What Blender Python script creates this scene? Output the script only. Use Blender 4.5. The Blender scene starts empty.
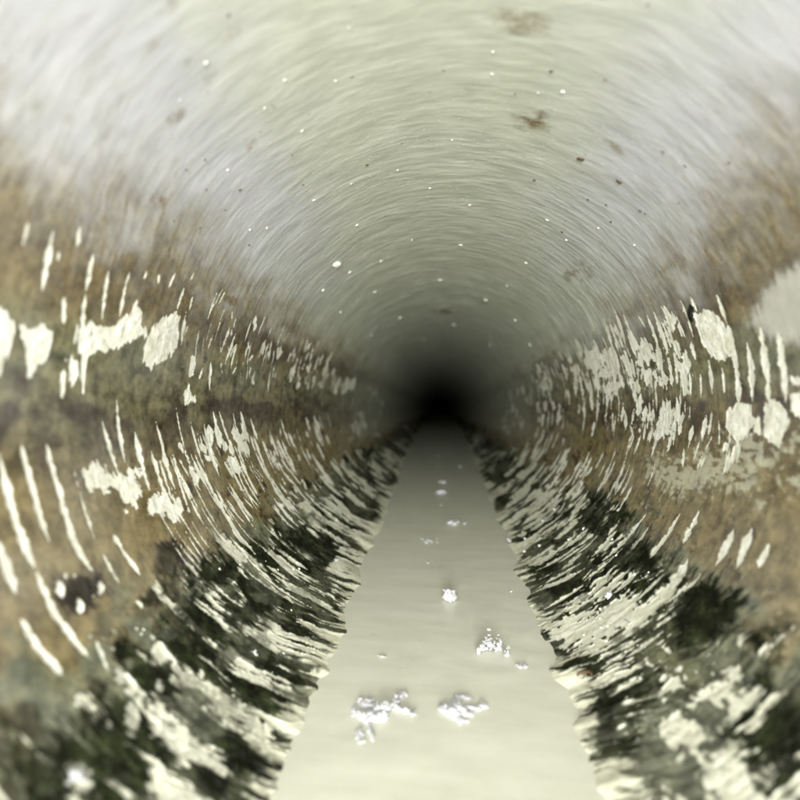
import bpy, bmesh, math, random
import numpy as np
from mathutils import Vector, Matrix, Euler, noise as mnoise

# ------------------------------------------------------------------ camera, world, lamps, exposure
R = 0.20                      # inner radius of the pipe in metres, axis = +Y
S = bpy.context.scene
COL = S.collection
FPX = 400.0                   # focal length in pixels of an 800 px wide frame
cam_d = bpy.data.cameras.new('camera')
cam = bpy.data.objects.new('camera', cam_d); COL.objects.link(cam)
cam_d.sensor_width = 36; cam_d.lens = 18.0
cam_d.clip_start = 0.005; cam_d.clip_end = 200
yaw = math.atan(40 / FPX); pitch = math.atan(8 / FPX)
cam.location = (0, 0, 0)
cam.rotation_euler = (math.radians(90) + pitch, 0, yaw)
cam_d.dof.use_dof = True
cam_d.dof.focus_distance = 0.20 * FPX / 230
cam_d.dof.aperture_fstop = 3.1
S.camera = cam

w = bpy.data.worlds.new('World'); S.world = w; w.use_nodes = True
w.node_tree.nodes['Background'].inputs[0].default_value = (0.6, 0.62, 0.7, 1)
w.node_tree.nodes['Background'].inputs[1].default_value = 0.0

def lamp(name, kind, loc, energy, color, size=None, rot=(90, 0, 0), **kw):
    d = bpy.data.lights.new(name, kind); d.energy = energy; d.color = color
    if kind == 'AREA':
        d.shape = 'DISK'; d.size = size
    else:
        d.shadow_soft_size = size
    for k, v in kw.items(): setattr(d, k, v)
    o = bpy.data.objects.new(name, d); COL.objects.link(o)
    o.location = loc; o.rotation_euler = [math.radians(a) for a in rot]
    return o
lamp('mouth_daylight', 'AREA', (0, -3.3 * R, 0), 15.0, (0.98, 1.0, 0.915), 1.8 * R)
lamp('near_fill_left', 'POINT', (-0.5 * R, -0.3 * R, 0.34 * R), 0.55, (0.88, 0.84, 1.0), 0.03)  # unseen point lamps added on both sides to brighten and tint the near wall
lamp('near_fill_right', 'POINT', (0.5 * R, -0.3 * R, 0.34 * R), 0.55, (0.88, 0.84, 1.0), 0.03)

lamp('near_fill_top', 'POINT', (-0.1 * R, -0.45 * R, 0.55 * R), 0.6, (0.92, 1.0, 0.80), 0.03)  # unseen greenish lamp added to brighten the top of the crown

S.view_settings.view_transform = 'Standard'; S.view_settings.look = 'None'
S.view_settings.exposure = 0.2; S.view_settings.gamma = 1.0
S.cycles.use_denoising = True
S.cycles.max_bounces = 8; S.cycles.diffuse_bounces = 6; S.cycles.glossy_bounces = 2
S.cycles.adaptive_threshold = 0.03

# ------------------------------------------------------------------ helpers
rng = np.random.default_rng(11)
random.seed(5)
CM = cam.rotation_euler.to_matrix()
CMn = np.array(CM)                                   # camera to world

def ray(px, py):
    d = CM @ Vector((px - 400, 400 - py, -FPX)); return d.normalized()
def on_wall(px, py, rad=R):
    d = ray(px, py); t = rad / math.hypot(d.x, d.z); return d * t
SLOPE = .0168                  # the pipe falls away gently, so the level water stands deeper further in
LEVEL = -R * math.cos(math.radians(23.0)) - SLOPE * R
def water_z(y): return np.minimum(LEVEL + SLOPE * np.maximum(y, 0), -.70 * R)
def on_floor(px, py, h):
    d = ray(px, py); return d * (LEVEL / (d.z - SLOPE * d.y))

Y0 = 0.5
def warp(y):                                        # y in units of R -> grid coordinate
    y = np.asarray(y, float)
    return np.where(y > Y0, np.log(np.maximum(y, Y0)), math.log(Y0) + (y - Y0) / Y0)
def wall_coord(px, py):
    p = on_wall(px, py)
    return math.atan2(p.x, -p.z), float(warp(p.y / R))

def sstep(a, b, x):
    t = np.clip((x - a) / (b - a), 0, 1); return t * t * (3 - 2 * t)

_lat = {}
def vnoise(u, v, seed):
    if seed not in _lat:
        _lat[seed] = np.random.default_rng(seed).random((512, 512)).astype(np.float32)
    L = _lat[seed]
    iu = np.floor(u).astype(np.int32); iv = np.floor(v).astype(np.int32)
    fu = (u - iu).astype(np.float32); fv = (v - iv).astype(np.float32)
    fu = fu * fu * (3 - 2 * fu); fv = fv * fv * (3 - 2 * fv)
    a = L[iu & 511, iv & 511]; b = L[(iu + 1) & 511, iv & 511]
    c = L[iu & 511, (iv + 1) & 511]; d = L[(iu + 1) & 511, (iv + 1) & 511]
    return (a * (1 - fu) + b * fu) * (1 - fv) + (c * (1 - fu) + d * fu) * fv
def fbm(u, v, seed, octs=4, gain=.55):
    s = 0; a = 1; n = 0
    for i in range(octs):
        s = s + a * vnoise(u * 2 ** i + 13.7 * i, v * 2 ** i + 5.1 * i, seed + i); n += a; a *= gain
    x = s / n
    return np.clip((x - .5) * 1.9 + .5, 0, 1)

# ------------------------------------------------------------------ the pipe wall as one grid of masks
D = math.pi / 180
phi = np.concatenate([np.arange(-180, -136, 1.0), np.arange(-136, 136, 0.2), np.arange(136, 180.5, 1.0)]) * D
yy = np.concatenate([np.linspace(-3.6, Y0, 50)[:-1],
                     np.exp(np.arange(math.log(Y0), math.log(16), 0.0031)),
                     np.linspace(16.2, 45, 30)])
ww = warp(yy)
NP_, NW = len(phi), len(ww)
PH, WW = np.meshgrid(phi, ww, indexing='ij')
YY = np.broadcast_to(yy, PH.shape)
A = np.abs(PH) / D                                   # degrees from the bottom
RP = 400 / np.maximum(YY, .3)                        # apparent radius in photo pixels
# where each grid point lies in the photo (used to read shapes off the photograph)
X3 = np.sin(PH); Z3 = -np.cos(PH)
cx = CMn[0, 0] * X3 + CMn[1, 0] * YY + CMn[2, 0] * Z3
cy = CMn[0, 1] * X3 + CMn[1, 1] * YY + CMn[2, 1] * Z3
cz = -(CMn[0, 2] * X3 + CMn[1, 2] * YY + CMn[2, 2] * Z3)
ok = cz > .05
PX = np.where(ok, 400 + FPX * cx / np.maximum(cz, .05), -9999)
PY = np.where(ok, 400 - FPX * cy / np.maximum(cz, .05), -9999)
left = PH < 0

# noises: "ring" ones are drawn out along the circumference
n_big = fbm(PH * 5, WW * 5, 21, 4)
n_mid = fbm(PH * 14, WW * 14, 31, 4)
n_fine = fbm(PH * 60, WW * 60, 41, 3)
skew = WW + np.abs(PH) * np.where(PH < 0, .16, .07) + .03 * n_big
n_ring = fbm(PH * 5.5, skew * 66, 51, 5, .66)
n_ring2 = fbm(PH * 13, skew * 150, 61, 3, .6)
n_ring3 = fbm(PH * 3.5, skew * 30, 71, 4, .6)
teeth = (vnoise(PH * 4, WW * 120, 81) - .5) * 1.3 + (vnoise(PH * 9, WW * 260, 82) - .5) * .7
near_ = sstep(1.0, -.2, WW)
def closed(fn):                                       # close the noise over the crown's seam
    t = sstep(2.4, math.pi, PH); base = fn(PH)
    return np.where(PH > 2.4, base * (1 - t) + fn(PH - 2 * math.pi) * t, base)
TONE = .5 + (1 - .65 * near_) * -.5 + (1 - .65 * near_) * closed(lambda p: fbm(p * 5 + 40, WW * 46 + .8 * vnoise(p * 3 + 40, WW * 3, 95), 96, 5, .7))
jag = (n_ring2 - .5) * 6 + (n_fine - .5) * 5

HAUNCH_CAST = sstep(164, 140, A + (n_big - .5) * 10) * sstep(1.25, .25, WW)  # lilac light cast on the near haunches, put into the wall colour
PALE = np.zeros(PH.shape, np.float32)                # coating scraped back to white
DARK = np.zeros(PH.shape, np.float32)                # black-green crust
FILM = np.zeros(PH.shape, np.float32)                # brown silt film
GREEN = np.zeros(PH.shape, np.float32)               # green tint of the film
CREAM = np.zeros(PH.shape, np.float32)               # cream lime deposit
MUD = np.zeros(PH.shape, np.float32)                 # dried mud spots on the crown
DEEP = np.zeros(PH.shape, np.float32)                # darker brown

def local(px, py, pad):
    xs = np.asarray(px, float); ys = np.asarray(py, float)
    m = (PX > xs.min() - pad) & (PX < xs.max() + pad) & (PY > ys.min() - pad) & (PY < ys.max() + pad) & (YY > .4)
    return np.nonzero(m)
def poly(mask, pts, soft=1.2, rough=1.0, amt=1.0, tooth=3.8):
    xs = [p[0] for p in pts]; ys = [p[1] for p in pts]
    I = local(xs, ys, 12 + soft)
    x = PX[I]; y = PY[I]
    d = np.full(x.shape, 1e9); inside = np.zeros(x.shape, bool)
    n = len(pts)
    for i in range(n):
        x0, y0 = pts[i]; x1, y1 = pts[(i + 1) % n]
        ex, ey = x1 - x0, y1 - y0
        t = np.clip(((x - x0) * ex + (y - y0) * ey) / (ex * ex + ey * ey + 1e-9), 0, 1)
        d = np.minimum(d, np.hypot(x - x0 - t * ex, y - y0 - t * ey))
        c = ((y0 > y) != (y1 > y)) & (x < (x1 - x0) * (y - y0) / ((y1 - y0) or 1e-9) + x0)
        inside ^= c
    sd = np.where(inside, d, -d) + jag[I] * rough * .8 + teeth[I] * tooth
    mask[I] = np.maximum(mask[I], amt * sstep(-soft, soft, sd))
def blob(mask, x, y, rx, ry, amt=1.0, soft=.5, rough=1.0, ang=0):
    I = local([x - rx, x + rx], [y - ry, y + ry], 1.0 * max(rx, ry))
    dx = PX[I] - x; dy = PY[I] - y
    c, s = math.cos(ang), math.sin(ang)
    u = (dx * c + dy * s) / rx; v = (-dx * s + dy * c) / ry
    q = np.hypot(u, v) + (n_mid[I] - .5) * .9 * rough + (n_ring2[I] - .5) * .5 * rough
    mask[I] = np.maximum(mask[I], amt * (1 - sstep(1 - soft, 1 + soft, q)))
def streak(mask, pts, width, amt=1.0, fade=.35, rough=1.0):
    for (x0, y0), (x1, y1) in zip(pts[:-1], pts[1:]):
        a0, w0 = wall_coord(x0, y0); a1, w1 = wall_coord(x1, y1)
        first = (x0, y0) == pts[0]; last = (x1, y1) == pts[-1]
        arc(mask, a0, w0, a1, w1, width, amt, fade if first else 0, fade if last else 0, rough)
def arc(mask, a0, w0, a1, w1, width, amt=1.0, f0=.35, f1=.35, rough=1.0):
    if a1 < a0: a0, a1, w0, w1, f0, f1 = a1, a0, w1, w0, f1, f0
    da = max(a1 - a0, 1e-4)
    i0, i1 = np.searchsorted(phi, [a0 - .01, a1 + .01])
    rr = 400 / math.exp((w0 + w1) / 2)
    hw = width / rr / 2
    j0, j1 = np.searchsorted(ww, [min(w0, w1) - 3 * hw, max(w0, w1) + 3 * hw])
    if i1 <= i0 or j1 <= j0: return
    P = PH[i0:i1, j0:j1]; W = WW[i0:i1, j0:j1]
    t = (P - a0) / da
    wc = w0 + (w1 - w0) * t
    prof = np.ones_like(t)
    if f0 > 0: prof = prof * sstep(0, f0, t) ** .6
    else: prof = prof * (t >= -.02)
    if f1 > 0: prof = prof * sstep(0, f1, 1 - t) ** .6
    else: prof = prof * (t <= 1.02)
    nn = (n_fine[i0:i1, j0:j1] - .5) * .9 * rough + (n_mid[i0:i1, j0:j1] - .5) * .9 * rough
    q = np.abs(W - wc) / (hw * np.maximum(prof * (1 + nn), 1e-3))
    v = amt * (1 - sstep(.62, 1.25, q)) * (prof > .02)
    mask[i0:i1, j0:j1] = np.maximum(mask[i0:i1, j0:j1], v)

# ---- zones by angle from the bottom, read off the photograph
near = sstep(1.0, -.2, WW)                           # 1 near the lens, 0 deep in the pipe
top_l = 125 - 3 * sstep(.2, 1.2, WW) + (n_mid - .5) * 6 + (n_big - .5) * 8 + (n_ring3 - .5) * 5
top_r = 127 - 12 * sstep(.0, 1.0, WW) + (n_mid - .5) * 6 + (n_big - .5) * 8 + (n_ring3 - .5) * 5
top = np.where(left, top_l, top_r)
FILM = np.maximum(FILM, sstep(11, -13, A - top) ** 1.1)
FILM *= 1 - .12 * n_big * sstep(0, 12, top - A)
FILM *= 1 - .6 * sstep(1.15, 1.9, WW) * sstep(60, 75, A)
# bands
GREEN = np.where(left, sstep(78, 90, A) * sstep(108, 100, A), sstep(88, 96, A) * sstep(110, 103, A)) * (.45 + .55 * n_mid)
GREEN = np.maximum(GREEN, sstep(62, 50, A + (n_mid - .5) * 18) * .95)
DEEP = sstep(8, 0, np.abs(A - 111 - (n_mid - .5) * 8)) * (.35 + .5 * sstep(.0, .7, WW))
DEEP = np.maximum(DEEP, np.where(left, sstep(10, 2, np.abs(A - 87 - (n_mid - .5) * 10)) * .9, sstep(8, 3, np.abs(A - 87 - (n_mid - .5) * 6)) * .9) * (.4 + .6 * sstep(.3, .7, n_mid)))
# black-green crust along the foot of both sides
hi = np.where(left, 56 - 6 * near, 55 - 8 * near) + (n_mid - .5) * 18 + (n_big - .5) * 10
wet = np.degrees(np.arccos(np.clip(-water_z(YY * R) / R, -1, 1)))
lo = wet + 2.2 + 1.0 * near + (n_ring3 - .5) * 9 + (n_ring - .5) * 9
hi = hi + .35 * (wet - 23)
crust_zone = sstep(5, -5, A - hi) * sstep(-1.5, 1.5, A - lo)
DARK = crust_zone * (.72 + .28 * sstep(.25, .5, n_mid))
# streaky cream deposit through the crust
thr = .575 + .14 * (n_big - .5) + .16 * (fbm(PH * 6 + 3, WW * 8, 141, 3) - .5) - .02 * near
thr = thr - .08 * sstep(34, 25, A)
PALE = np.maximum(PALE, crust_zone * sstep(thr, thr + .07, n_ring * .42 + n_ring3 * .42 + n_ring2 * .16 + .05 * (n_fine - .5)) * (.45 + .55 * sstep(.3, .55, n_mid)))
# comb of thin white scratches higher up
comb = sstep(.69, .74, n_ring2 * .5 + n_ring * .5)
band = np.where(left, sstep(62, 68, A) * sstep(84, 78, A), 0.35 * sstep(60, 66, A) * sstep(80, 72, A))
band = np.maximum(band, np.where(left, sstep(98, 100, A) * sstep(110, 105, A), sstep(80, 84, A) * sstep(111, 106, A)))
band = band * sstep(.30, .65, WW)
PALE = np.maximum(PALE, comb * band * (.1 + .7 * sstep(.4, .6, n_mid)))
# invert: cream deposit
CREAM = sstep(1.6, -1.6, A - lo)

MOSS = crust_zone * sstep(.42, .7, fbm(PH * 7 + 9, WW * 9, 111, 4))
# random individual scratches
def field(n, side, a0, a1, w0, w1, ln, wd, mask=PALE, amt=(.6, 1)):
    for _ in range(n):
        a = rng.uniform(a0, a1) * D * side; wv = rng.uniform(w0, w1)
        l = rng.uniform(*ln) * D
        pw = rng.uniform(*wd)
        tilt = rng.normal(0, .004) - side * l * (.08 if side < 0 else .035) * (1 if a1 < 90 else .2)
        arc(mask, a - l / 2, wv - tilt, a + l / 2, wv + tilt, pw, rng.uniform(*amt))
LW = math.log
def w_of(r): return LW(400 / r)
# left upper rim and comb
field(60, -1, 104, 117, w_of(300), w_of(120), (2, 8), (1.0, 3.0))
field(64, -1, 98, 109, w_of(260), w_of(90), (2, 8), (1.2, 3.8))
field(74, -1, 62, 84, w_of(330), w_of(110), (3, 13), (.9, 2.8))
field(40, -1, 60, 84, w_of(300), w_of(190), (4, 16), (1.0, 3.0))
field(22, -1, 74, 84, w_of(290), w_of(200), (2, 6), (3, 7), amt=(.8, 1))
field(60, -1, 40, 62, w_of(330), w_of(90), (4, 18), (1.2, 4.0))
# right
field(80, 1, 98, 114, w_of(240), w_of(100), (3, 9), (1.0, 2.8))
field(78, 1, 82, 106, w_of(230), w_of(95), (3, 10), (1.1, 3.2))
field(26, 1, 96, 104, w_of(250), w_of(150), (2, 6), (3, 7), amt=(.8, 1))
field(36, 1, 78, 88, w_of(280), w_of(180), (2, 7), (1.5, 4))
field(60, 1, 55, 76, w_of(210), w_of(90), (4, 14), (1.0, 2.4))
field(90, 1, 30, 58, w_of(300), w_of(90), (4, 18), (1.2, 4.2))
field(34, -1, 70, 108, w_of(100), w_of(58), (4, 10), (1.2, 3.4), amt=(.3, .7))
field(34, 1, 70, 108, w_of(100), w_of(58), (4, 10), (1.2, 3.4), amt=(.3, .7))
# rusty and black-brown marks among them
RUST = np.zeros(PH.shape, np.float32)
field(150, -1, 56, 116, w_of(340), w_of(90), (2, 9), (1.5, 6), mask=RUST, amt=(.5, 1))
field(150, 1, 56, 116, w_of(320), w_of(90), (2, 9), (1.5, 6), mask=RUST, amt=(.5, 1))
DEEP = np.maximum(DEEP, RUST * sstep(.4, .6, n_mid * .5 + n_fine * .5))
GREEN = np.maximum(GREEN, .5 * MOSS)
DARK = DARK * (1 - .35 * MOSS)

def pts6(l, s=4, ox=0, oy=200): return [(ox + x / s, oy + y / s) for x, y in l]
# --- left: white flakes of bare wall
for P in ([(-60, 420), (0, 425), (48, 480), (60, 515), (52, 570), (28, 620), (15, 690), (0, 715), (-60, 720)],
          [(80, 505), (130, 520), (150, 495), (180, 510), (215, 530), (205, 600), (180, 660), (150, 655), (120, 720), (100, 715), (98, 600), (88, 545)],
          [(355, 490), (415, 500), (440, 505), (500, 460), (560, 430), (572, 460), (570, 540), (520, 565), (420, 612), (385, 605), (350, 640), (330, 770), (322, 650), (300, 560), (310, 510)],
          [(600, 540), (610, 510), (645, 475), (700, 450), (716, 470), (716, 590), (650, 640), (605, 675), (580, 665), (575, 590)],
          [(265, 640), (285, 620), (310, 650), (310, 700), (285, 750), (280, 700)],
          [(240, 690), (262, 690), (262, 760), (242, 785)], [(755, 615), (783, 640), (775, 700), (755, 700)],
          [(735, 760), (750, 745), (775, 800), (730, 830)]):
    poly(PALE, pts6(P), .7, .35)
for P, wd in (([(115, 80), (85, 190)], 6), ([(215, 110), (165, 380)], 7), ([(375, 200), (340, 370)], 4.2), ([(435, 270), (405, 490)], 4),
              ([(518, 280), (475, 470)], 4), ([(548, 395), (525, 470)], 4), ([(320, 100), (305, 190)], 5), ([(255, 380), (250, 500)], 6.5), ([(340, 375), (325, 520)], 5.5),
              ([(585, 285), (573, 315)], 2), ([(635, 295), (630, 335)], 2.4), ([(700, 290), (672, 355)], 2.6), ([(775, 290), (760, 320)], 2),
              ([(738, 345), (705, 440)], 3), ([(745, 440), (722, 600)], 3.6), ([(580, 500), (577, 560)], 3), ([(235, 200), (228, 250)], 3)):
    streak(PALE, pts6(P), wd)
# --- right flakes
for P in ([(380, 250), (430, 240), (450, 245), (500, 300), (520, 340), (525, 400), (510, 435), (475, 440), (440, 410), (405, 370), (385, 300)],
          [(245, 230), (270, 230), (305, 270), (300, 310), (285, 330), (262, 290)], [(315, 280), (345, 320), (345, 360), (320, 320)],
          [(155, 380), (165, 345), (210, 380), (212, 430), (195, 460), (165, 430)], [(118, 330), (155, 380), (150, 430), (120, 380)],
          [(85, 430), (110, 400), (140, 480), (130, 510), (100, 470)], [(0, 395), (60, 390), (80, 440), (60, 510), (20, 450), (5, 480)],
          [(-60, 400), (0, 395), (5, 480), (-30, 500), (-55, 450)],
          [(165, 475), (205, 480), (205, 550), (170, 530)], [(320, 455), (345, 490), (345, 575), (325, 590)],
          [(270, 600), (285, 610), (288, 690), (260, 750), (230, 760), (215, 740), (240, 680)],
          [(510, 650), (560, 605), (605, 620), (612, 680), (590, 740), (550, 770), (525, 740), (508, 690)],
          [(610, 665), (640, 670), (650, 740), (612, 740)], [(655, 620), (700, 590), (750, 650), (755, 700), (720, 790), (680, 770), (655, 740)],
          [(760, 580), (830, 570), (830, 680), (770, 650)], [(490, 770), (515, 775), (510, 800), (490, 795)], [(770, 510), (830, 505), (830, 540), (775, 540)]):
    poly(PALE, pts6(P, 4, 600, 250), .7, .45)
for P, wd in (([(465, 170), (510, 300)], 2.6), ([(510, 290), (530, 380), (556, 640)], 4.6), ([(590, 365), (610, 615)], 4.4), ([(640, 300), (662, 430), (677, 625)], 4.8),
              ([(712, 320), (730, 430), (745, 615)], 5.4), ([(360, 180), (392, 250)], 3), ([(320, 195), (375, 350)], 3), ([(185, 255), (235, 390)], 2.4), ([(235, 390), (255, 560)], 2.4),
              ([(210, 235), (275, 420)], 3), ([(275, 420), (290, 570)], 3), ([(435, 430), (450, 590)], 3), ([(360, 490), (365, 590)], 2.6), ([(403, 490), (405, 590)], 2.8),
              ([(490, 465), (500, 585)], 3), ([(50, 225), (105, 390)], 2.6), ([(10, 270), (50, 385)], 2.4), ([(30, 265), (75, 410)], 2.4), ([(55, 290), (95, 400)], 2.2),
              ([(225, 510), (225, 550)], 2.5), ([(120, 510), (128, 560)], 2.5), ([(95, 610), (85, 690)], 4), ([(165, 570), (150, 670)], 4.2), ([(185, 620), (170, 710)], 3.6)):
    streak(PALE, pts6(P, 4, 600, 250), wd)
CLEAN = np.zeros(PH.shape, np.float32)
poly(CLEAN, [(752, 322), (762, 300), (778, 278), (800, 264), (850, 250), (850, 345), (800, 340), (772, 338)], 8, 1.0, .65)
# --- left lower side
q = lambda l: pts6(l, 2, 0, 400)
for P, wd in (([(40, 85), (60, 160), (100, 290)], 6.5), ([(92, 88), (120, 190), (150, 290), (185, 345)], 7), ([(-4, 100), (40, 270), (70, 340)], 9), ([(70, 340), (110, 430), (182, 522)], 7.5),
              ([(38, 435), (70, 490), (128, 556)], 8.5), ([(158, 180), (190, 282)], 4.4), ([(203, 40), (235, 145)], 5), ([(232, -10), (250, 130)], 4), ([(268, 58), (300, 185)], 5),
              ([(-6, 280), (34, 395)], 11), ([(225, 268), (250, 310), (280, 352)], 5), ([(203, 305), (238, 368)], 5.5), ([(190, 480), (216, 545)], 9), ([(300, 95), (330, 190)], 4.4),
              ([(345, 100), (385, 240)], 3), ([(400, 130), (440, 210), (510, 312)], 3.4), ([(380, 105), (402, 160)], 3), ([(322, 90), (350, 180)], 4),
              ([(425, 20), (440, 80)], 3.4), ([(437, 20), (470, 110)], 3), ([(480, 20), (500, 90)], 3), ([(455, 110), (480, 150)], 8)):
    streak(PALE, q(P), wd)
for P in ([(160, 145), (190, 120), (240, 150), (275, 130), (285, 190), (250, 225), (235, 185), (165, 175)], [(300, 190), (330, 180), (365, 220), (360, 245), (300, 220)]):
    poly(PALE, q(P), 1.0, 1.8)
for x, y, rx, ry in ((160, 385, 48, 42), (335, 315, 34, 42)):
    blob(DEEP, x / 2, 400 + y / 2, rx / 2, ry / 2, 1.0, .25); blob(DARK, x / 2, 400 + y / 2, rx / 2 * .8, ry / 2 * .8, .55, .3)
for x, y, rx, ry in ((435, 340, 40, 34), (310, 555, 55, 38), (265, 670, 75, 62), (150, 725, 90, 60), (210, 800, 60, 40), (395, 455, 55, 55), (372, 505, 40, 26), (470, 430, 60, 34), (620, 300, 70, 40), (590, 480, 50, 50), (510, 560, 60, 30), (480, 710, 60, 60)):
    blob(DARK, x / 2, 400 + y / 2, rx / 2, ry / 2, 1.0, .3)
    # the crust shows through the pale streaks here
CUT = np.zeros(PH.shape, np.float32)
for x, y, rx, ry in ((435, 340, 34, 26), (310, 555, 50, 32), (265, 670, 62, 52), (140, 720, 80, 48), (395, 455, 46, 46), (470, 430, 48, 26), (620, 300, 60, 34), (480, 720, 50, 50), (590, 560, 36, 60)):
    blob(CUT, x / 2, 400 + y / 2, rx / 2, ry / 2, .92, .3, 1.3)
# --- right lower side
q = lambda l: pts6(l, 2, 400, 400)
for x, y, rx, ry in ((590, 425, 80, 62), (785, 700, 60, 110), (430, 610, 60, 90), (400, 230, 60, 40), (470, 330, 60, 44), (330, 480, 50, 30)):
    blob(DARK, 400 + x / 2, 400 + y / 2, rx / 2, ry / 2, 1.0, .35)
for x, y, rx, ry in ((595, 428, 70, 52), (785, 700, 50, 100), (425, 620, 42, 80), (390, 235, 40, 30), (320, 490, 44, 22), (460, 330, 40, 20)):
    blob(CUT, 400 + x / 2, 400 + y / 2, rx / 2, ry / 2, .92, .3, 1.3)
PALE *= 1 - CUT
CREAM *= 1 - CUT * sstep(19, 24, A)
for P, wd in (([(602, 215), (565, 290)], 5.5), ([(669, 258), (632, 333)], 5.5), ([(706, 255), (672, 340)], 6.5), ([(740, 285), (716, 340)], 6.5),
              ([(577, 318), (545, 375), (500, 425), (440, 475)], 8.5)):
    streak(PALE, q(P), wd)
MASS = np.zeros(PH.shape, np.float32)
poly(MASS, q([(505, 505), (545, 490), (540, 530), (620, 535), (650, 510), (690, 560), (722, 600), (690, 640), (655, 660), (690, 730), (740, 740), (770, 860), (480, 860), (460, 740), (480, 680), (530, 630), (545, 570)]), 5, 4.0, 1)
iso = n_mid * .62 + n_fine * .38
PALE = PALE * (1 - MASS * .85) + MASS * .8 * sstep(.36, .60, iso)
GREEN = np.maximum(GREEN, MASS * .9); DARK = DARK * (1 - .45 * MASS)
poly(PALE, q([(290, 450), (380, 425), (470, 400), (490, 420), (430, 470), (370, 500), (300, 480)]), 2, 3.0, .9)
# broad cream streaks low on the left, nearest the lens
q = lambda l: pts6(l, 2, 0, 400)
poly(PALE, q([(345, 525), (400, 550), (470, 610), (540, 655), (545, 700), (450, 650), (390, 610), (340, 570)]), 2, 2.2, .95)
poly(PALE, q([(275, 600), (310, 610), (380, 680), (450, 720), (440, 760), (360, 730), (300, 670)]), 2, 2.2, .95)
poly(PALE, q([(300, 735), (360, 760), (450, 830), (330, 840), (290, 780)]), 2.5, 2.2, .95)
poly(PALE, q([(135, 735), (165, 735), (180, 770), (150, 790), (130, 770)]), 2.5, 1.4, .8)
for x, y, s in ((120, 375, 9), (200, 380, 9), (160, 410, 9), (185, 395, 6), (315, 575, 7), (148, 350, 7), (260, 640, 16), (130, 350, 6)):
    blob(PALE, x / 2, 400 + y / 2, s / 2 * .55, s / 2 * 1.3, .9, .3, 2.6)
for x, y, rx, ry in ((380, 600, 40, 14), (415, 660, 30, 16), (405, 640, 34, 12), (350, 640, 25, 10)):
    blob(CUT, x / 2, 400 + y / 2, rx / 2, ry / 2, 1, .3, 1.3)
CUT2 = np.zeros(PH.shape, np.float32)
for x, y, rx, ry in ((395, 600, 34, 10), (405, 635, 40, 12), (408, 662, 22, 12), (395, 740, 26, 7)):
    blob(CUT2, x / 2, 400 + y / 2, rx / 2, ry / 2, .95, .3, 1.6, .4)
PALE *= 1 - CUT2
# cream film over the tan on the right
poly(CREAM, pts6([(480, 130), (620, 90), (660, 60), (860, 60), (860, 190), (740, 200), (640, 170), (560, 190)], 2, 400, 400), 9, 4, .55)
CREAM = np.where(A > 40, CREAM * sstep(.35, .6, n_mid * .6 + n_fine * .4), CREAM)
blob(DARK, 692, 313, 3.2, 9, .95, .2, .3)

# mud spots on the crown
for x, y, rx, ry, am in ((515, 22, 24, 12, .55), (531, 122, 12, 6, .9), (462, 89, 16, 4, .3), (540, 116, 5, 4, .8), (165, 8, 9, 5, .45), (153, 45, 10, 6, .3), (188, 62, 9, 6, .4), (229, 35, 10, 4, .4), (175, 117, 9, 4, .5, ), (80, 22, 9, 5, .25),
                     (212, 76, 6, 4, .35), (68, 120, 6, 5, .25), (35, 106, 5, 4, .25), (8, 46, 6, 4, .25), (158, 200, 5, 8, .7), (250, 143, 4, 5, .6), (445, 311, 9, 2.0, .9), (572, 272, 5, 9, .6), (617, 149, 10, 2.4, .5), (620, 153, 7, 2, .5), (170, 8, 8, 5, .3), (655, 300, 9, 5, .3), (667, 268, 4, 14, .5), (733, 292, 4, 4, .7), (772, 274, 3, 3, .6), (740, 300, 9, 4, .5), (625, 315, 5, 14, .5), (588, 275, 5, 6, .4), (105, 220, 3, 5, .6), (92, 225, 5, 9, .5), (56, 288, 3, 4, .6), (147, 308, 4, 8, .7), (188, 303, 3, 8, .9), (231, 300, 3, 9, .8)):
    blob(MUD, x, y, rx, ry, am, .55, 1.6, math.atan2(x - 440, 408 - y))

low = sstep(60, 50, A) * near_
PALE *= 1 - low * .5 * sstep(.58, .36, n_mid * .5 + n_fine * .5 - .1 * left)
CREAM = np.maximum(CREAM, low * sstep(.45, .8, PALE) * .5)
CREAM = np.maximum(CREAM, crust_zone * PALE * .9)
FILM = np.clip(FILM * (1 - CLEAN), 0, 1)
CREAM = np.maximum(CREAM, CLEAN * .6)
# the film thins into ring-wise smears at its upper edge
FILM *= 1 - .55 * sstep(0, -14, A - top + 10) * 0 - .25 * sstep(.5, .8, n_ring3) * sstep(-22, -4, A - top)
MUD = np.maximum(MUD, .55 * sstep(.66, .8, n_ring) * sstep(26, 4, np.abs(A - top)) * (FILM + .25))
PALE = np.clip(PALE * (1 - .35 * sstep(.45, .9, n_big)), 0, 1)

# relief: the deposits stand a little off the wall
H = FILM * .0004 * (1 - PALE) + DARK * (1 - PALE) * (.0005 + .0006 * n_fine) + crust_zone * n_ring * .0006 + PALE * .0003 * n_fine + sstep(wet + 10, wet + 2, A) * ((fbm(PH * 2, WW * 11, 131, 3) - .45) * .0042 + (n_ring3 - .5) * .0007) 
H = H + FILM * (n_fine - .5) * .0002
Hs = H * np.minimum(1, 2.5 / np.maximum(YY, 1) ** .5)

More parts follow.
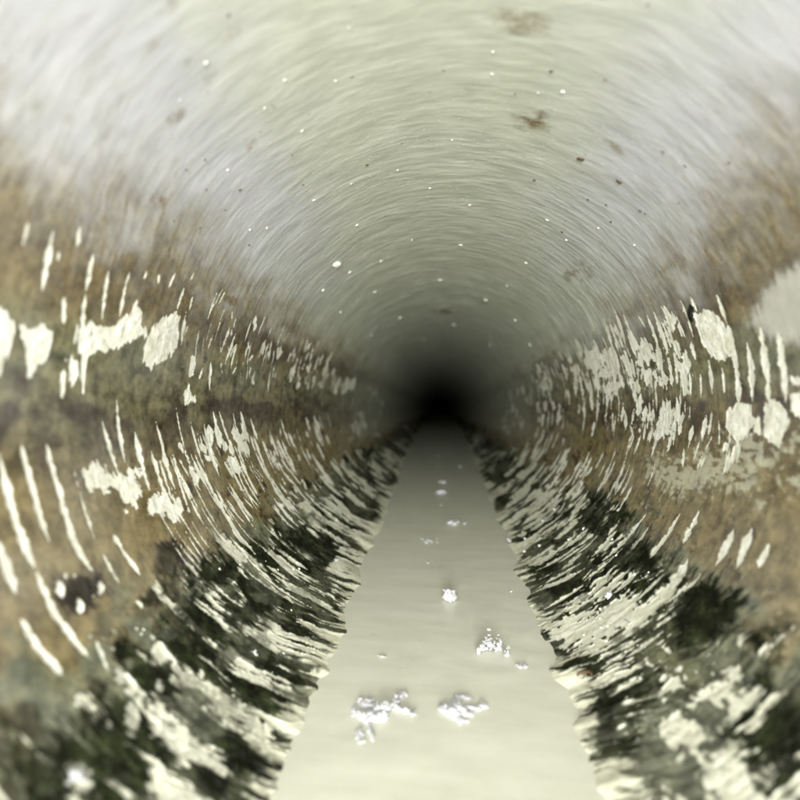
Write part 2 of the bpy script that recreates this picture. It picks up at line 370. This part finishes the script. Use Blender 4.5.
# ------------------------------------------------------------------ materials
def new_mat(name):
    m = bpy.data.materials.new(name); m.use_nodes = True
    nt = m.node_tree; b = nt.nodes['Principled BSDF']
    return m, nt, b
def N(nt, t, **kw):
    n = nt.nodes.new(t)
    for k, v in kw.items(): setattr(n, k, v)
    return n
def noise_node(nt, vec, scale, detail=5, rough=.6):
    n = N(nt, 'ShaderNodeTexNoise'); n.inputs['Scale'].default_value = scale
    n.inputs['Detail'].default_value = detail; n.inputs['Roughness'].default_value = rough
    nt.links.new(vec, n.inputs['Vector']); return n.outputs['Fac']
def mapping(nt, vec, sc):
    n = N(nt, 'ShaderNodeMapping'); n.inputs['Scale'].default_value = sc
    nt.links.new(vec, n.inputs['Vector']); return n.outputs['Vector']
def ramp(nt, fac, a, b):
    n = N(nt, 'ShaderNodeMapRange', interpolation_type='SMOOTHSTEP')
    n.inputs['From Min'].default_value = a; n.inputs['From Max'].default_value = b
    nt.links.new(fac, n.inputs['Value']); return n.outputs['Result']
def mix(nt, fac, a, b):
    n = N(nt, 'ShaderNodeMix', data_type='RGBA')
    for sock, v in ((n.inputs[0], fac), (n.inputs[6], a), (n.inputs[7], b)):
        if hasattr(v, 'links') or hasattr(v, 'is_linked'): nt.links.new(v, sock)
        elif isinstance(v, (int, float)): sock.default_value = v
        else: sock.default_value = (*v, 1)
    return n.outputs[2]
def mth(nt, op, a, b=None, clamp=False):
    n = N(nt, 'ShaderNodeMath', operation=op, use_clamp=clamp)
    for i, v in enumerate((a, b)):
        if v is None: continue
        if isinstance(v, (int, float)): n.inputs[i].default_value = v
        else: nt.links.new(v, n.inputs[i])
    return n.outputs[0]
def attr(nt, name):
    n = N(nt, 'ShaderNodeAttribute'); n.attribute_name = name
    s = N(nt, 'ShaderNodeSeparateColor'); nt.links.new(n.outputs['Color'], s.inputs[0])
    return s.outputs[0], s.outputs[1], s.outputs[2]

def pipe_material():
    m, nt, b = new_mat('pipe_wall_with_deposits')
    co = N(nt, 'ShaderNodeTexCoord').outputs['Object']
    wv = N(nt, 'ShaderNodeTexNoise'); wv.inputs['Scale'].default_value = 9; nt.links.new(co, wv.inputs['Vector'])
    dv = N(nt, 'ShaderNodeVectorMath', operation='MULTIPLY_ADD'); nt.links.new(wv.outputs['Color'], dv.inputs[0]); dv.inputs[1].default_value = (.01, .022, .01); nt.links.new(co, dv.inputs[2])
    ringv = mapping(nt, dv.outputs[0], (1, 4.5, 1))
    ringf = mapping(nt, co, (1, 4, 1))
    film, dark, pale = attr(nt, 'layer_a')
    green, cream, deep = attr(nt, 'layer_b')
    tn = N(nt, 'ShaderNodeAttribute'); tn.attribute_name = 'layer_a'; tone = tn.outputs['Alpha']
    hn = N(nt, 'ShaderNodeAttribute'); hn.attribute_name = 'layer_b'; haunch_cast = hn.outputs['Alpha']
    nr = N(nt, 'ShaderNodeAttribute'); nr.attribute_name = 'nearness'; nearness = nr.outputs['Fac']
    mud = N(nt, 'ShaderNodeAttribute'); mud.attribute_name = 'mud'; mud = mud.outputs['Fac']
    nA = noise_node(nt, ringv, 40, 4, .52)
    nE = noise_node(nt, mapping(nt, dv.outputs[0], (1, 2.2, 1)), 16, 3, .5)       # drawn-out smears
    nB = noise_node(nt, co, 90, 6, .65)          # mottling
    nC = noise_node(nt, ringf, 330, 4, .6)       # specks
    nD = noise_node(nt, co, 9, 3, .5)
    wall = mix(nt, ramp(nt, nA, .3, .7), (.48, .498, .435), (.595, .61, .545))
    wall = mix(nt, haunch_cast, wall, mix(nt, ramp(nt, nA, .3, .7), (.49, .495, .545), (.565, .568, .62)))
    wall = mix(nt, mth(nt, 'MULTIPLY', ramp(nt, tone, .62, .25), .24), wall, (.36, .37, .29))
    wall = mix(nt, mth(nt, 'MULTIPLY', ramp(nt, tone, .68, .85), .35), wall, (.80, .81, .77))
    wall = mix(nt, mth(nt, 'MULTIPLY', mth(nt, 'MULTIPLY', ramp(nt, nD, .4, .75), .4), mth(nt, 'SUBTRACT', 1.0, haunch_cast)), wall, (.50, .53, .42))
    brown = mix(nt, ramp(nt, nB, .22, .80), (.080, .060, .026), (.305, .245, .126))
    deepc = mix(nt, ramp(nt, nB, .35, .7), (.022, .012, .007), (.075, .048, .026))
    greenc = mix(nt, ramp(nt, nB, .3, .7), (.05, .058, .032), (.21, .215, .14))
    brown = mix(nt, green, brown, greenc)
    brown = mix(nt, deep, brown, deepc)
    brown = mix(nt, mth(nt, 'MULTIPLY', ramp(nt, nC, .60, .70), .55), brown, (.05, .035, .02))
    col = mix(nt, film, wall, brown)
    mudc = mix(nt, ramp(nt, nC, .4, .6), (.08, .05, .024), (.26, .19, .09))
    col = mix(nt, mth(nt, 'MULTIPLY', mud, ramp(nt, nB, .35, .55)), col, mudc)
    darkc = mix(nt, ramp(nt, nB, .40, .75), (.007, .008, .004), (.040, .050, .022))
    col = mix(nt, dark, col, darkc)
    creamc = mix(nt, ramp(nt, nB, .3, .7), (.59, .587, .475), (.675, .67, .555))
    col = mix(nt, cream, col, creamc)
    palec = mix(nt, ramp(nt, nB, .35, .7), (.76, .75, .66), (.92, .92, .88))
    palec = mix(nt, mth(nt, 'MULTIPLY', cream, .9), palec, creamc)
    edge = mth(nt, 'ADD', pale, mth(nt, 'MULTIPLY', mth(nt, 'SUBTRACT', nC, .5), .5))
    col = mix(nt, ramp(nt, edge, .18, .80), col, palec)
    # sparse dark grit everywhere
    v = N(nt, 'ShaderNodeTexVoronoi'); v.inputs['Scale'].default_value = 55
    nt.links.new(mapping(nt, co, (1, 2.0, 1)), v.inputs['Vector'])
    dot = mth(nt, 'MULTIPLY', mth(nt, 'LESS_THAN', v.outputs['Distance'], .07), ramp(nt, noise_node(nt, co, 14, 2, .5), .50, .62))
    col = mix(nt, mth(nt, 'MULTIPLY', dot, .65), col, (.07, .05, .03))
    v3 = N(nt, 'ShaderNodeTexVoronoi'); v3.inputs['Scale'].default_value = 120
    nt.links.new(mapping(nt, co, (1, 1.7, 1)), v3.inputs['Vector'])
    dot3 = mth(nt, 'MULTIPLY', mth(nt, 'LESS_THAN', v3.outputs['Distance'], .20), mth(nt, 'MULTIPLY', film, ramp(nt, noise_node(nt, co, 22, 3, .6), .46, .60)))
    col = mix(nt, mth(nt, 'MULTIPLY', mth(nt, 'MULTIPLY', dot3, .35), mth(nt, 'SUBTRACT', 1.0, pale)), col, (.05, .032, .018))
    v2 = N(nt, 'ShaderNodeTexVoronoi'); v2.inputs['Scale'].default_value = 170
    nt.links.new(mapping(nt, co, (1, 1.6, 1)), v2.inputs['Vector'])
    dot2 = mth(nt, 'MULTIPLY', mth(nt, 'LESS_THAN', v2.outputs['Distance'], .15), ramp(nt, noise_node(nt, co, 17, 2, .5), .47, .56))  # fine white glints painted as specks on the wall
    col = mix(nt, mth(nt, 'MULTIPLY', mth(nt, 'MULTIPLY', dot2, mth(nt, 'SUBTRACT', 1.0, mth(nt, 'MULTIPLY', nearness, .9), True)), mth(nt, 'SUBTRACT', 1.0, mth(nt, 'MULTIPLY', film, .9), True)), col, (.88, .88, .85))
    nt.links.new(col, b.inputs['Base Color'])
    ro = mth(nt, 'ADD', mth(nt, 'MULTIPLY', ramp(nt, nA, .3, .7), .20), .34)
    ro = mth(nt, 'ADD', ro, mth(nt, 'MULTIPLY', film, .35), True)
    ro = mth(nt, 'SUBTRACT', ro, mth(nt, 'MULTIPLY', dark, .30), True)
    ro = mth(nt, 'SUBTRACT', ro, .06, True)
    nt.links.new(ro, b.inputs['Roughness'])
    nt.links.new(mth(nt, 'SUBTRACT', .45, mth(nt, 'MULTIPLY', film, .25)), b.inputs['Specular IOR Level'])
    bp = N(nt, 'ShaderNodeBump'); nt.links.new(mth(nt, 'SUBTRACT', mth(nt, 'SUBTRACT', .50, mth(nt, 'MULTIPLY', nearness, .30)), mth(nt, 'MULTIPLY', cream, .6), True), bp.inputs['Strength']); bp.inputs['Distance'].default_value = .0016
    hgt = mth(nt, 'ADD', mth(nt, 'ADD', nA, mth(nt, 'MULTIPLY', nC, .16)), mth(nt, 'MULTIPLY', nE, 2.0))
    nt.links.new(hgt, bp.inputs['Height']); nt.links.new(bp.outputs[0], b.inputs['Normal'])
    return m
PIPE = pipe_material()

def grid_mesh(name, sel, parent, mat):
    """the faces of the wall grid picked by sel (one bool per face) as one mesh"""
    fi, fj = np.nonzero(sel)
    idx = np.stack([fi * NW + fj, fi * NW + fj + 1, (fi + 1) * NW + fj + 1, (fi + 1) * NW + fj], 1)
    used, inv = np.unique(idx, return_inverse=True); inv = inv.reshape(-1)
    r = (R - Hs).reshape(-1)[used]
    p = PH.reshape(-1)[used]
    co = np.stack([r * np.sin(p), YY.reshape(-1)[used] * R, -r * np.cos(p)], 1).astype(np.float32)
    me = bpy.data.meshes.new(name)
    me.vertices.add(len(used)); me.vertices.foreach_set('co', co.ravel())
    me.loops.add(len(inv)); me.loops.foreach_set('vertex_index', inv.astype(np.int32))
    nf = len(fi); me.polygons.add(nf)
    me.polygons.foreach_set('loop_start', np.arange(0, nf * 4, 4, dtype=np.int32))
    me.update(calc_edges=True)
    me.polygons.foreach_set('use_smooth', np.ones(nf, bool))
    for an, chans in (('layer_a', (FILM, DARK, PALE)), ('layer_b', (GREEN, CREAM, DEEP))):
        a = me.attributes.new(an, 'FLOAT_COLOR', 'POINT')
        d = np.ones((len(used), 4), np.float32); d[:, 3] = (TONE if an == 'layer_a' else HAUNCH_CAST).reshape(-1)[used]
        for k, c in enumerate(chans): d[:, k] = c.reshape(-1)[used]
        a.data.foreach_set('color', d.ravel())
    a = me.attributes.new('mud', 'FLOAT', 'POINT'); a.data.foreach_set('value', MUD.reshape(-1)[used].astype(np.float32))
    a = me.attributes.new('nearness', 'FLOAT', 'POINT'); a.data.foreach_set('value', near_.reshape(-1)[used].astype(np.float32))
    me.materials.append(mat)
    o = bpy.data.objects.new(name, me); COL.objects.link(o); o.parent = parent
    return o

def tag(o, label=None, cat=None, group=None, kind=None):
    if label: o['label'] = label
    if cat: o['category'] = cat
    if group: o['group'] = group
    if kind: o['kind'] = kind
    return o

pipe = bpy.data.objects.new('drain_pipe', None); COL.objects.link(pipe)
tag(pipe, 'long round pale pipe seen from inside, stained brown and black along both sides', 'pipe')
# parts follow the clean crown, the brown silt bands and the dark crusts
fc = lambda M: (M[:-1, :-1] + M[1:, 1:]) / 2
Af = fc(A); Pf = fc(PH)
bt = fc(np.where(left, 118 + (n_big - .5) * 8, 124 - 10 * sstep(0, 1, WW) + (n_big - .5) * 8))
bc = fc(np.where(left, 52 + (n_big - .5) * 14, 56 + (n_big - .5) * 14))
bl = fc(wet) + .5 + fc(n_big - .5) * 4
crown = Af >= bt; stain = (Af < bt) & (Af >= bc); crust = (Af < bc) & (Af >= bl); inv_ = Af < bl
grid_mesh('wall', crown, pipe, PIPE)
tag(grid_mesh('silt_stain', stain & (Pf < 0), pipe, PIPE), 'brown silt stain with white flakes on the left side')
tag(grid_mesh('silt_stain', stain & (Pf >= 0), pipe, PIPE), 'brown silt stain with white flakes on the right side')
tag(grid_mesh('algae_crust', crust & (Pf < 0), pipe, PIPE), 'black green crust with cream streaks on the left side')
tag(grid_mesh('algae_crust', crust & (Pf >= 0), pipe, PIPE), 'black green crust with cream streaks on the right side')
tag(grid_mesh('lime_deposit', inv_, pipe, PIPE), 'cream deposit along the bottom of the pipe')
# outer skin and rim, so the pipe is a solid tube with two open ends
bm = bmesh.new()
prof = [(R + .004, -3.6 * R), (R + .022, -3.6 * R), (R + .022, 45 * R), (R + .004, 45 * R)]
NS = 96; rings = []
for rr, y in prof:
    rings.append([bm.verts.new((rr * math.sin(2 * math.pi * k / NS), y, -rr * math.cos(2 * math.pi * k / NS))) for k in range(NS)])
for a, b_ in zip(rings[:-1], rings[1:]):
    for k in range(NS): bm.faces.new((a[k], b_[k], b_[(k + 1) % NS], a[(k + 1) % NS]))
bmesh.ops.recalc_face_normals(bm, faces=bm.faces)
me = bpy.data.meshes.new('outer_shell'); bm.to_mesh(me); bm.free()
ms, nt, b = new_mat('grey_pipe_outside'); b.inputs['Base Color'].default_value = (.4, .41, .38, 1); b.inputs['Roughness'].default_value = .6
me.materials.append(ms)
o = bpy.data.objects.new('outer_shell', me); COL.objects.link(o); o.parent = pipe

# ------------------------------------------------------------------ milky water along the invert
HW = 23.0 * D
WL = R * math.cos(HW)
half = lambda y: np.sqrt(np.maximum(R * R - water_z(y) ** 2, 0)) + .006                                 # depth of the water surface below the axis
def water_material():
    m, nt, b = new_mat('milky_silty_water')
    co = N(nt, 'ShaderNodeTexCoord').outputs['Object']
    a = noise_node(nt, mapping(nt, co, (1, 5, 1)), 18, 6, .6)
    c = noise_node(nt, mapping(nt, co, (1, 3, 1)), 160, 4, .6)
    e = noise_node(nt, co, 8, 3, .5)
    col = mix(nt, ramp(nt, a, .3, .7), (.58, .577, .50), (.64, .637, .56))
    col = mix(nt, mth(nt, 'MULTIPLY', ramp(nt, e, .4, .7), .35), col, (.56, .562, .49))
    col = mix(nt, mth(nt, 'MULTIPLY', mth(nt, 'MULTIPLY', ramp(nt, c, .66, .72), ramp(nt, e, .45, .6)), .6), col, (.14, .11, .06))
    nt.links.new(col, b.inputs['Base Color'])
    b.inputs['Roughness'].default_value = .28; b.inputs['Specular IOR Level'].default_value = .45
    bp = N(nt, 'ShaderNodeBump'); bp.inputs['Strength'].default_value = .12; bp.inputs['Distance'].default_value = .0008
    nt.links.new(a, bp.inputs['Height']); nt.links.new(bp.outputs[0], b.inputs['Normal'])
    return m
nx = 41; ny = 500
xs = np.linspace(-1, 1, nx)
ys = np.concatenate([np.linspace(-3.5, .5, 60)[:-1], np.exp(np.linspace(math.log(.5), math.log(44.8), ny - 59))]) * R
ny = len(ys)
XX, Yw = np.meshgrid(xs, ys, indexing='ij')
u = np.abs(XX); XX = XX * half(Yw)
ZZ = water_z(Yw) + (fbm(XX * 60 + 40, Yw * 60 + 300, 91, 3) - .5) * .0003 * (1 - .7 * sstep(.8, 1, u))
co = np.stack([XX, Yw, ZZ], -1).reshape(-1, 3).astype(np.float32)
i, j = np.meshgrid(np.arange(nx - 1), np.arange(ny - 1), indexing='ij')
f = np.stack([i * ny + j, (i + 1) * ny + j, (i + 1) * ny + j + 1, i * ny + j + 1], -1).reshape(-1, 4)
me = bpy.data.meshes.new('water'); me.from_pydata(co.tolist(), [], f.tolist()); me.update()
me.polygons.foreach_set('use_smooth', np.ones(len(me.polygons), bool))
me.materials.append(water_material())
water = bpy.data.objects.new('water', me); COL.objects.link(water)
tag(water, 'shallow milky cream water along the bottom of the pipe', 'water', kind='structure')

# ------------------------------------------------------------------ foam clumps and flecks
FM, nt, b = new_mat('white_foam')
b.inputs['Base Color'].default_value = (.50, .50, .54, 1); b.inputs['Roughness'].default_value = .9; b.inputs['Specular IOR Level'].default_value = .15
b.inputs['Subsurface Weight'].default_value = .9; b.inputs['Subsurface Radius'].default_value = (.004, .004, .0042)
b.inputs['Subsurface Scale'].default_value = 1.0
FD, nt, b = new_mat('brown_grit')
cc = N(nt, 'ShaderNodeTexCoord').outputs['Object']
nt.links.new(mix(nt, noise_node(nt, cc, 300, 3, .6), (.02, .012, .007), (.14, .09, .04)), b.inputs['Base Color'])
b.inputs['Roughness'].default_value = .5
FW, nt, b = new_mat('white_lime_chip')
cc = N(nt, 'ShaderNodeTexCoord').outputs['Object']
nt.links.new(mix(nt, noise_node(nt, cc, 400, 3, .6), (.72, .72, .66), (.93, .93, .92)), b.inputs['Base Color'])
b.inputs['Roughness'].default_value = .2

def lump(bm, c, rad, rnd, sub=1, spike=.35):
    sx, sy, sz = rnd.uniform(.6, 1.7), rnd.uniform(.6, 1.7), rnd.uniform(.5, 1.1)
    vs = bmesh.ops.create_icosphere(bm, subdivisions=sub, radius=rad)['verts']
    o = Vector((rnd.random() * 50, rnd.random() * 50, rnd.random() * 50))
    for v in vs:
        k = 1 + spike * mnoise.noise(v.co / rad * 1.4 + o) * 1.6
        v.co = Vector((v.co.x * k * sx, v.co.y * k * sy, v.co.z * k * sz)) + c
def foam(name, px, py, wpx, hpx, label, cat='foam', group=None, n=None, where='floor', seed=0):
    rnd = random.Random(seed * 77 + int(px * 13 + py))
    if where == 'floor':
        p = on_floor(px, py, WL); up = Vector((0, 0, 1)); ux = Vector((1, 0, 0)); uy = Vector((0, 1, 0))
        # footprint: the height in the photo is partly depth
        s = p.y / FPX * 1.25
        wx = wpx * s / 2
        sl = WL / p.y
        dy = (hpx * s / sl * .5 if hpx < wpx else wx * .7); hz = min(hpx * s * (.55 if hpx > wpx else .12), wx * (1.3 if hpx > wpx else .5))
    else:
        p = on_wall(px, py, R - .0006); up = Vector((-p.x, 0, -p.z)).normalized(); uy = Vector((0, 1, 0)); ux = uy.cross(up)
        s = p.y / FPX; wx = wpx * s / 2; dy = hpx * s / 2; hz = min(wx, dy) * .5
    n = n or int(max(8, min(420, wpx * hpx / 2)))
    bm = bmesh.new()
    base = max(.0006, min(.0012, min(wx, dy) * .12))
    arms = []                                        # a few crooked threads of bubbles make the lacy outline
    if wpx <= 14: base = min(wx, max(dy, hz)) * .26
    if wpx <= 6: arms = [(0, 0)]
    for _ in range(6 if wpx > 9 else 2 if wpx > 6 else 0):
        ax, ay = rnd.uniform(-.75, .75), rnd.uniform(-.65, .65); th = rnd.uniform(0, 6.28)
        for _k in range(7):
            arms.append((ax, ay)); th += rnd.gauss(0, .7); ax += .13 * math.cos(th); ay += .16 * math.sin(th)
    for _ in range(n):
        ax, ay = rnd.choice(arms)
        if wpx <= 14: ax *= .62; ay *= .62
        a = ax + rnd.gauss(0, .06); c = ay + rnd.gauss(0, .06)
        q_ = math.hypot(a, c)
        if q_ > 1: a /= q_; c /= q_
        hgt = abs(rnd.gauss(0, .55)) * (1 - .7 * min(q_, 1))
        lump(bm, ux * a * wx + uy * c * dy + up * (hgt * hz + base * .3), base * rnd.choice((.35, .5, .7, 1.0, 1.5)) * (1 - .4 * min(q_, 1)), rnd, 2 if wpx > 9 else 1, 1.0)
    me = bpy.data.meshes.new(name); bm.to_mesh(me); bm.free()
    tmp = bpy.data.objects.new('foam_source', me); COL.objects.link(tmp)
    md = tmp.modifiers.new('skin', 'REMESH'); md.mode = 'VOXEL'; md.voxel_size = max(.00022, base * .30); md.use_smooth_shade = True
    sm = tmp.modifiers.new('soften', 'SMOOTH'); sm.factor = .5; sm.iterations = 2
    dg = bpy.context.evaluated_depsgraph_get(); dg.update()
    me2 = bpy.data.meshes.new_from_object(tmp.evaluated_get(dg)); me2.name = name
    bpy.data.objects.remove(tmp); bpy.data.meshes.remove(me)
    me2.materials.clear(); me2.materials.append(FM)
    o = bpy.data.objects.new(name, me2); COL.objects.link(o); o.location = p
    return tag(o, label, cat, group)

F = [(493, 653, 23, 30, 'upright fluffy white foam clump on the water right of centre'),
     (386, 711, 50, 34, 'irregular white foam clump left of the wide flat foam raft near the lens'),
     (455, 709, 50, 20, 'wide flat white foam raft on the water nearest the lens'),
     (368, 736, 22, 14, 'faint soft white foam tuft just below the irregular left clump'),
     (449, 600, 13, 15, 'small spiky white foam tuft in the middle of the water'),
     (382, 657, 12, 4, 'tiny foam scrap beside the left dark crust above the irregular clump'),
     (521, 667, 12, 5, 'low foam scrap just right of the upright fluffy clump'),
     (430, 541, 17, 4, 'thin flat foam sliver lying across the water left of centre'),
     (453, 523, 12, 7, 'double round foam blob on the middle water past the thin sliver'),
     (466, 523, 7, 5, 'small foam dot touching the double round foam blob'),
     (441, 492, 12, 4, 'flat white foam dash deep in the pipe'),
     (444, 482, 8, 6, 'round white foam dot just beyond the flat dash deep in the pipe'),
     (460, 467, 5, 4, 'dim foam dot deep in the pipe right of the water middle'),
     (438, 466, 4, 3, 'dim foam dot deep in the pipe left of the water middle'),
     (438, 456, 4, 3, 'faintest and farthest foam dot on the dark water'),
     (441, 505, 3, 2, 'speck of foam between the flat dash and the round blobs'),
     (428, 563, 4, 3, 'speck of foam on the water above the small spiky tuft'),
     (511, 592, 5, 4, 'speck of foam at the right edge of the water beside the spiky tuft')]
for k, (x, y, a, c, l) in enumerate(F): foam('foam_clump', x, y, a, c, l, seed=k)
G = [(510, 541, 9, 10, 'bright round foam ball caught where the water meets the right crust'),
     (610, 596, 11, 10, 'white foam ball caught in the right dark crust'),
     (602, 628, 6, 5, 'small foam bead below the ball in the right dark crust'),
     (642, 577, 5, 4, 'small foam bead highest in the right dark crust'),
     (645, 647, 6, 4, 'small foam bead at the top of the cream splotch on the right'),
     (641, 679, 6, 6, 'blurred foam bead lying in the cream splotch on the right'),
     (337, 561, 7, 9, 'white foam fleck in the left dark crust close to the water'),
     (254, 654, 10, 8, 'white foam fluff caught on cream streaks of the left crust'),
     (158, 687, 9, 7, 'blurred foam bead in the black patch low on the left'),
     (76, 777, 20, 18, 'big blurred white blob in the bottom left corner')]
for k, (x, y, a, c, l) in enumerate(G): foam('foam_clump', x, y, a, c, l, where='wall', seed=50 + k)

def chip(name, px, py, ln, wd, mat, label, cat, group=None, ang=None, seed=0, thick=.35):
    """a thin ragged chip stuck to the wall; ln runs round the ring, wd along the pipe (photo pixels)"""
    rnd = random.Random(seed * 31 + int(px * 7 + py * 3))
    p = on_wall(px, py, R - .0004)
    up = Vector((-p.x, 0, -p.z)).normalized(); uy = Vector((0, 1, 0)); ux = uy.cross(up)
    ang = rnd.uniform(-.3, .3) if ang is None else ang
    s = p.y / FPX
    rpx = math.hypot(px - 440, py - 408)
    a = ln * s / 2; c = wd * s / 2 * max(1, FPX / max(rpx, 60)) * .75
    e1 = ux * math.cos(ang) + uy * math.sin(ang); e2 = uy * math.cos(ang) - ux * math.sin(ang)
    n = 9; bm = bmesh.new(); h = min(a, c) * thick
    rim = [(math.cos(2 * math.pi * k / n), math.sin(2 * math.pi * k / n), rnd.uniform(.6, 1.15)) for k in range(n)]
    lo_ = [bm.verts.new(e1 * x * r_ * a + e2 * y * r_ * c) for x, y, r_ in rim]
    hi_ = [bm.verts.new(e1 * x * r_ * a * .75 + e2 * y * r_ * c * .75 + up * h * rnd.uniform(.7, 1.4)) for x, y, r_ in rim]
    for k in range(n): bm.faces.new((lo_[k], lo_[(k + 1) % n], hi_[(k + 1) % n], hi_[k]))
    cv = bm.verts.new(up * h * 1.5)
    for k in range(n): bm.faces.new((hi_[k], hi_[(k + 1) % n], cv))
    bm.faces.new(lo_[::-1])
    me = bpy.data.meshes.new(name); bm.to_mesh(me); bm.free(); me.materials.append(mat)
    o = bpy.data.objects.new(name, me); COL.objects.link(o); o.location = p
    return tag(o, label, cat, group)

chip('white_chip', 337, 264, 10, 7, FW, 'largest bright white chip on the crown, left of the tunnel centre', 'chip', seed=1)
chip('white_chip', 219, 569, 9, 5, FW, 'bright white chip in the black patch of the left crust', 'chip', seed=2)
chip('white_chip', 206, 63, 5, 4, FW, 'lone white chip high on the upper left crown', 'chip', seed=3)
chip('white_chip', 563, 92, 5, 4, FW, 'glinting chip high on the crown right of the top middle', 'chip', seed=4)
chip('dark_flake', 581, 159, 11, 4, FD, 'long dark brown flake on the right crown', 'flake', ang=.3)
chip('dark_flake', 551, 71, 6, 3, FD, 'small dark flake below the big mud spot on the crown', 'flake')
chip('dark_flake', 619, 182, 7, 3, FD, 'dark flake right of the long dark brown flake', 'flake')
CLOCK = ['twelve', 'one', 'two', 'three', 'four', 'five', 'six', 'seven', 'eight', 'nine', 'ten', 'eleven']
def where(x, y):
    h = CLOCK[round(math.degrees(math.atan2(x - 440, 408 - y)) / 30) % 12]
    rr = math.hypot(x - 440, y - 408)
    z = 'close to the dark end' if rr < 110 else 'well inside' if rr < 190 else 'halfway out' if rr < 270 else 'near the lens' if rr < 350 else 'outermost'
    return "at %s o'clock, %s" % (h, z)
WG = 'tiny white flecks on the pipe crown'
wl = [(336, 81), (285, 80), (302, 131), (351, 184), (357, 225), (350, 272), (375, 292), (381, 261), (538, 93), (493, 52), (547, 220), (461, 245), (526, 263),
      (634, 245), (507, 286), (454, 325), (424, 340), (492, 74), (250, 230), (267, 228), (314, 200), (398, 170), (430, 188), (470, 205), (412, 240), (490, 345), (400, 318), (372, 335), (515, 320), (486, 300), (440, 280),
      (349, 28), (265, 108), (452, 140), (566, 240), (598, 228), (323, 290), (341, 312), (530, 345), (180, 100), (228, 170)]
for k, (x, y) in enumerate(wl):
    chip('white_fleck', x, y, random.uniform(2.6, 4.6), random.uniform(1.8, 2.8), FW, 'tiny white fleck on the crown ' + where(x, y), 'fleck', WG, seed=100 + k)
DG = 'tiny dark flecks on the pipe crown'
dl = [(174, 221), (120, 189), (172, 261), (249, 245), (206, 190), (292, 155), (272, 105), (367, 165), (303, 185), (640, 211), (645, 214), (515, 94), (606, 205), (588, 200),
      (679, 203), (685, 166), (663, 152), (729, 163), (611, 222), (562, 232), (706, 251), (648, 5), (605, 80), (534, 180), (200, 228), (225, 210), (186, 170), (240, 190), (205, 160)]
for k, (x, y) in enumerate(dl):
    chip('dark_fleck', x, y, random.uniform(2.4, 5.0), random.uniform(1.2, 2.2), FD, 'tiny dark fleck on the crown ' + where(x, y), 'fleck', DG, seed=200 + k)
CG = 'white glint specks in the dark crusts'  # small white chips put in for the wet glints of the crust
for k in range(64):
    sd = -1 if k % 2 else 1
    rr = random.uniform(150, 380); a = math.radians(random.uniform(29, 54))
    x = 440 + sd * rr * math.sin(a); y = 408 + rr * math.cos(a)
    chip('glint_speck', x, y, random.uniform(1.5, 4), random.uniform(1.2, 2.6), FW, 'white glint speck in dark crust ' + where(x, y), 'speck', CG, seed=300 + k, thick=.8)

# tell the flecks of one spot apart by how deep in the pipe each one lies
ORD = ['deepest', 'second deepest', 'third deepest', 'fourth deepest', 'fifth deepest', 'sixth deepest', 'seventh deepest', 'eighth deepest', 'ninth deepest', 'tenth deepest', 'eleventh deepest', 'twelfth deepest']
bins = {}
for o in list(COL.objects):
    if o.get('category') in ('fleck', 'speck'): bins.setdefault(o['label'], []).append(o)
for lab, os_ in bins.items():
    if len(os_) > 1:
        os_.sort(key=lambda o: -o.location.y)
        for k, o in enumerate(os_): o['label'] = lab + ', ' + ORD[min(k, len(ORD) - 1)]

# curled brown leaf scrap at the right edge of the water
rm, nt, b = new_mat('rusty_brown_leaf')
cc = N(nt, 'ShaderNodeTexCoord').outputs['Object']
nt.links.new(mix(nt, noise_node(nt, cc, 200, 4, .6), (.07, .035, .018), (.20, .115, .06)), b.inputs['Base Color'])
def curl(px, py, size, label, a0, a1, seed):
    p = on_wall(px, py, R - .002); up = Vector((-p.x, 0, -p.z)).normalized(); uy = Vector((0, 1, 0)); ux = uy.cross(up)
    s = p.y / FPX; rad = size * s; rnd = random.Random(seed)
    bm = bmesh.new(); rows = []
    for k in range(15):
        t = k / 14; a = a0 + (a1 - a0) * t; wd_ = rad * (.30 * math.sin(math.pi * min(1, t * .9 + .08)) + .05) * rnd.uniform(.75, 1.2)
        c = ux * math.cos(a) * rad + uy * math.sin(a) * rad * .8
        dr = (ux * math.cos(a) + uy * math.sin(a) * .8)
        rows.append([bm.verts.new(c + dr * wd_ * e + up * (h * rad * .22 + abs(e) * rad * .08)) for e, h in ((-1, .3), (0, .9), (1, .4), (0, .05))])
    for a_, b_ in zip(rows[:-1], rows[1:]):
        for k in range(4): bm.faces.new((a_[k], a_[(k + 1) % 4], b_[(k + 1) % 4], b_[k]))
    bm.faces.new(rows[0][::-1]); bm.faces.new(rows[-1])
    bmesh.ops.recalc_face_normals(bm, faces=bm.faces)
    me = bpy.data.meshes.new('leaf_scrap'); bm.to_mesh(me); bm.free(); me.materials.append(rm)
    for pl in me.polygons: pl.use_smooth = True
    o = bpy.data.objects.new('leaf_scrap', me); COL.objects.link(o); o.location = p
    tag(o, label, 'leaf scrap')
curl(584, 678, 8, 'curled rusty brown leaf scrap lying at the right edge of the water', -.4, 2.2, 4)
chip('dark_flake', 355, 643, 5, 4, rm, 'small rusty flake on the cream deposit left of the water', 'flake')
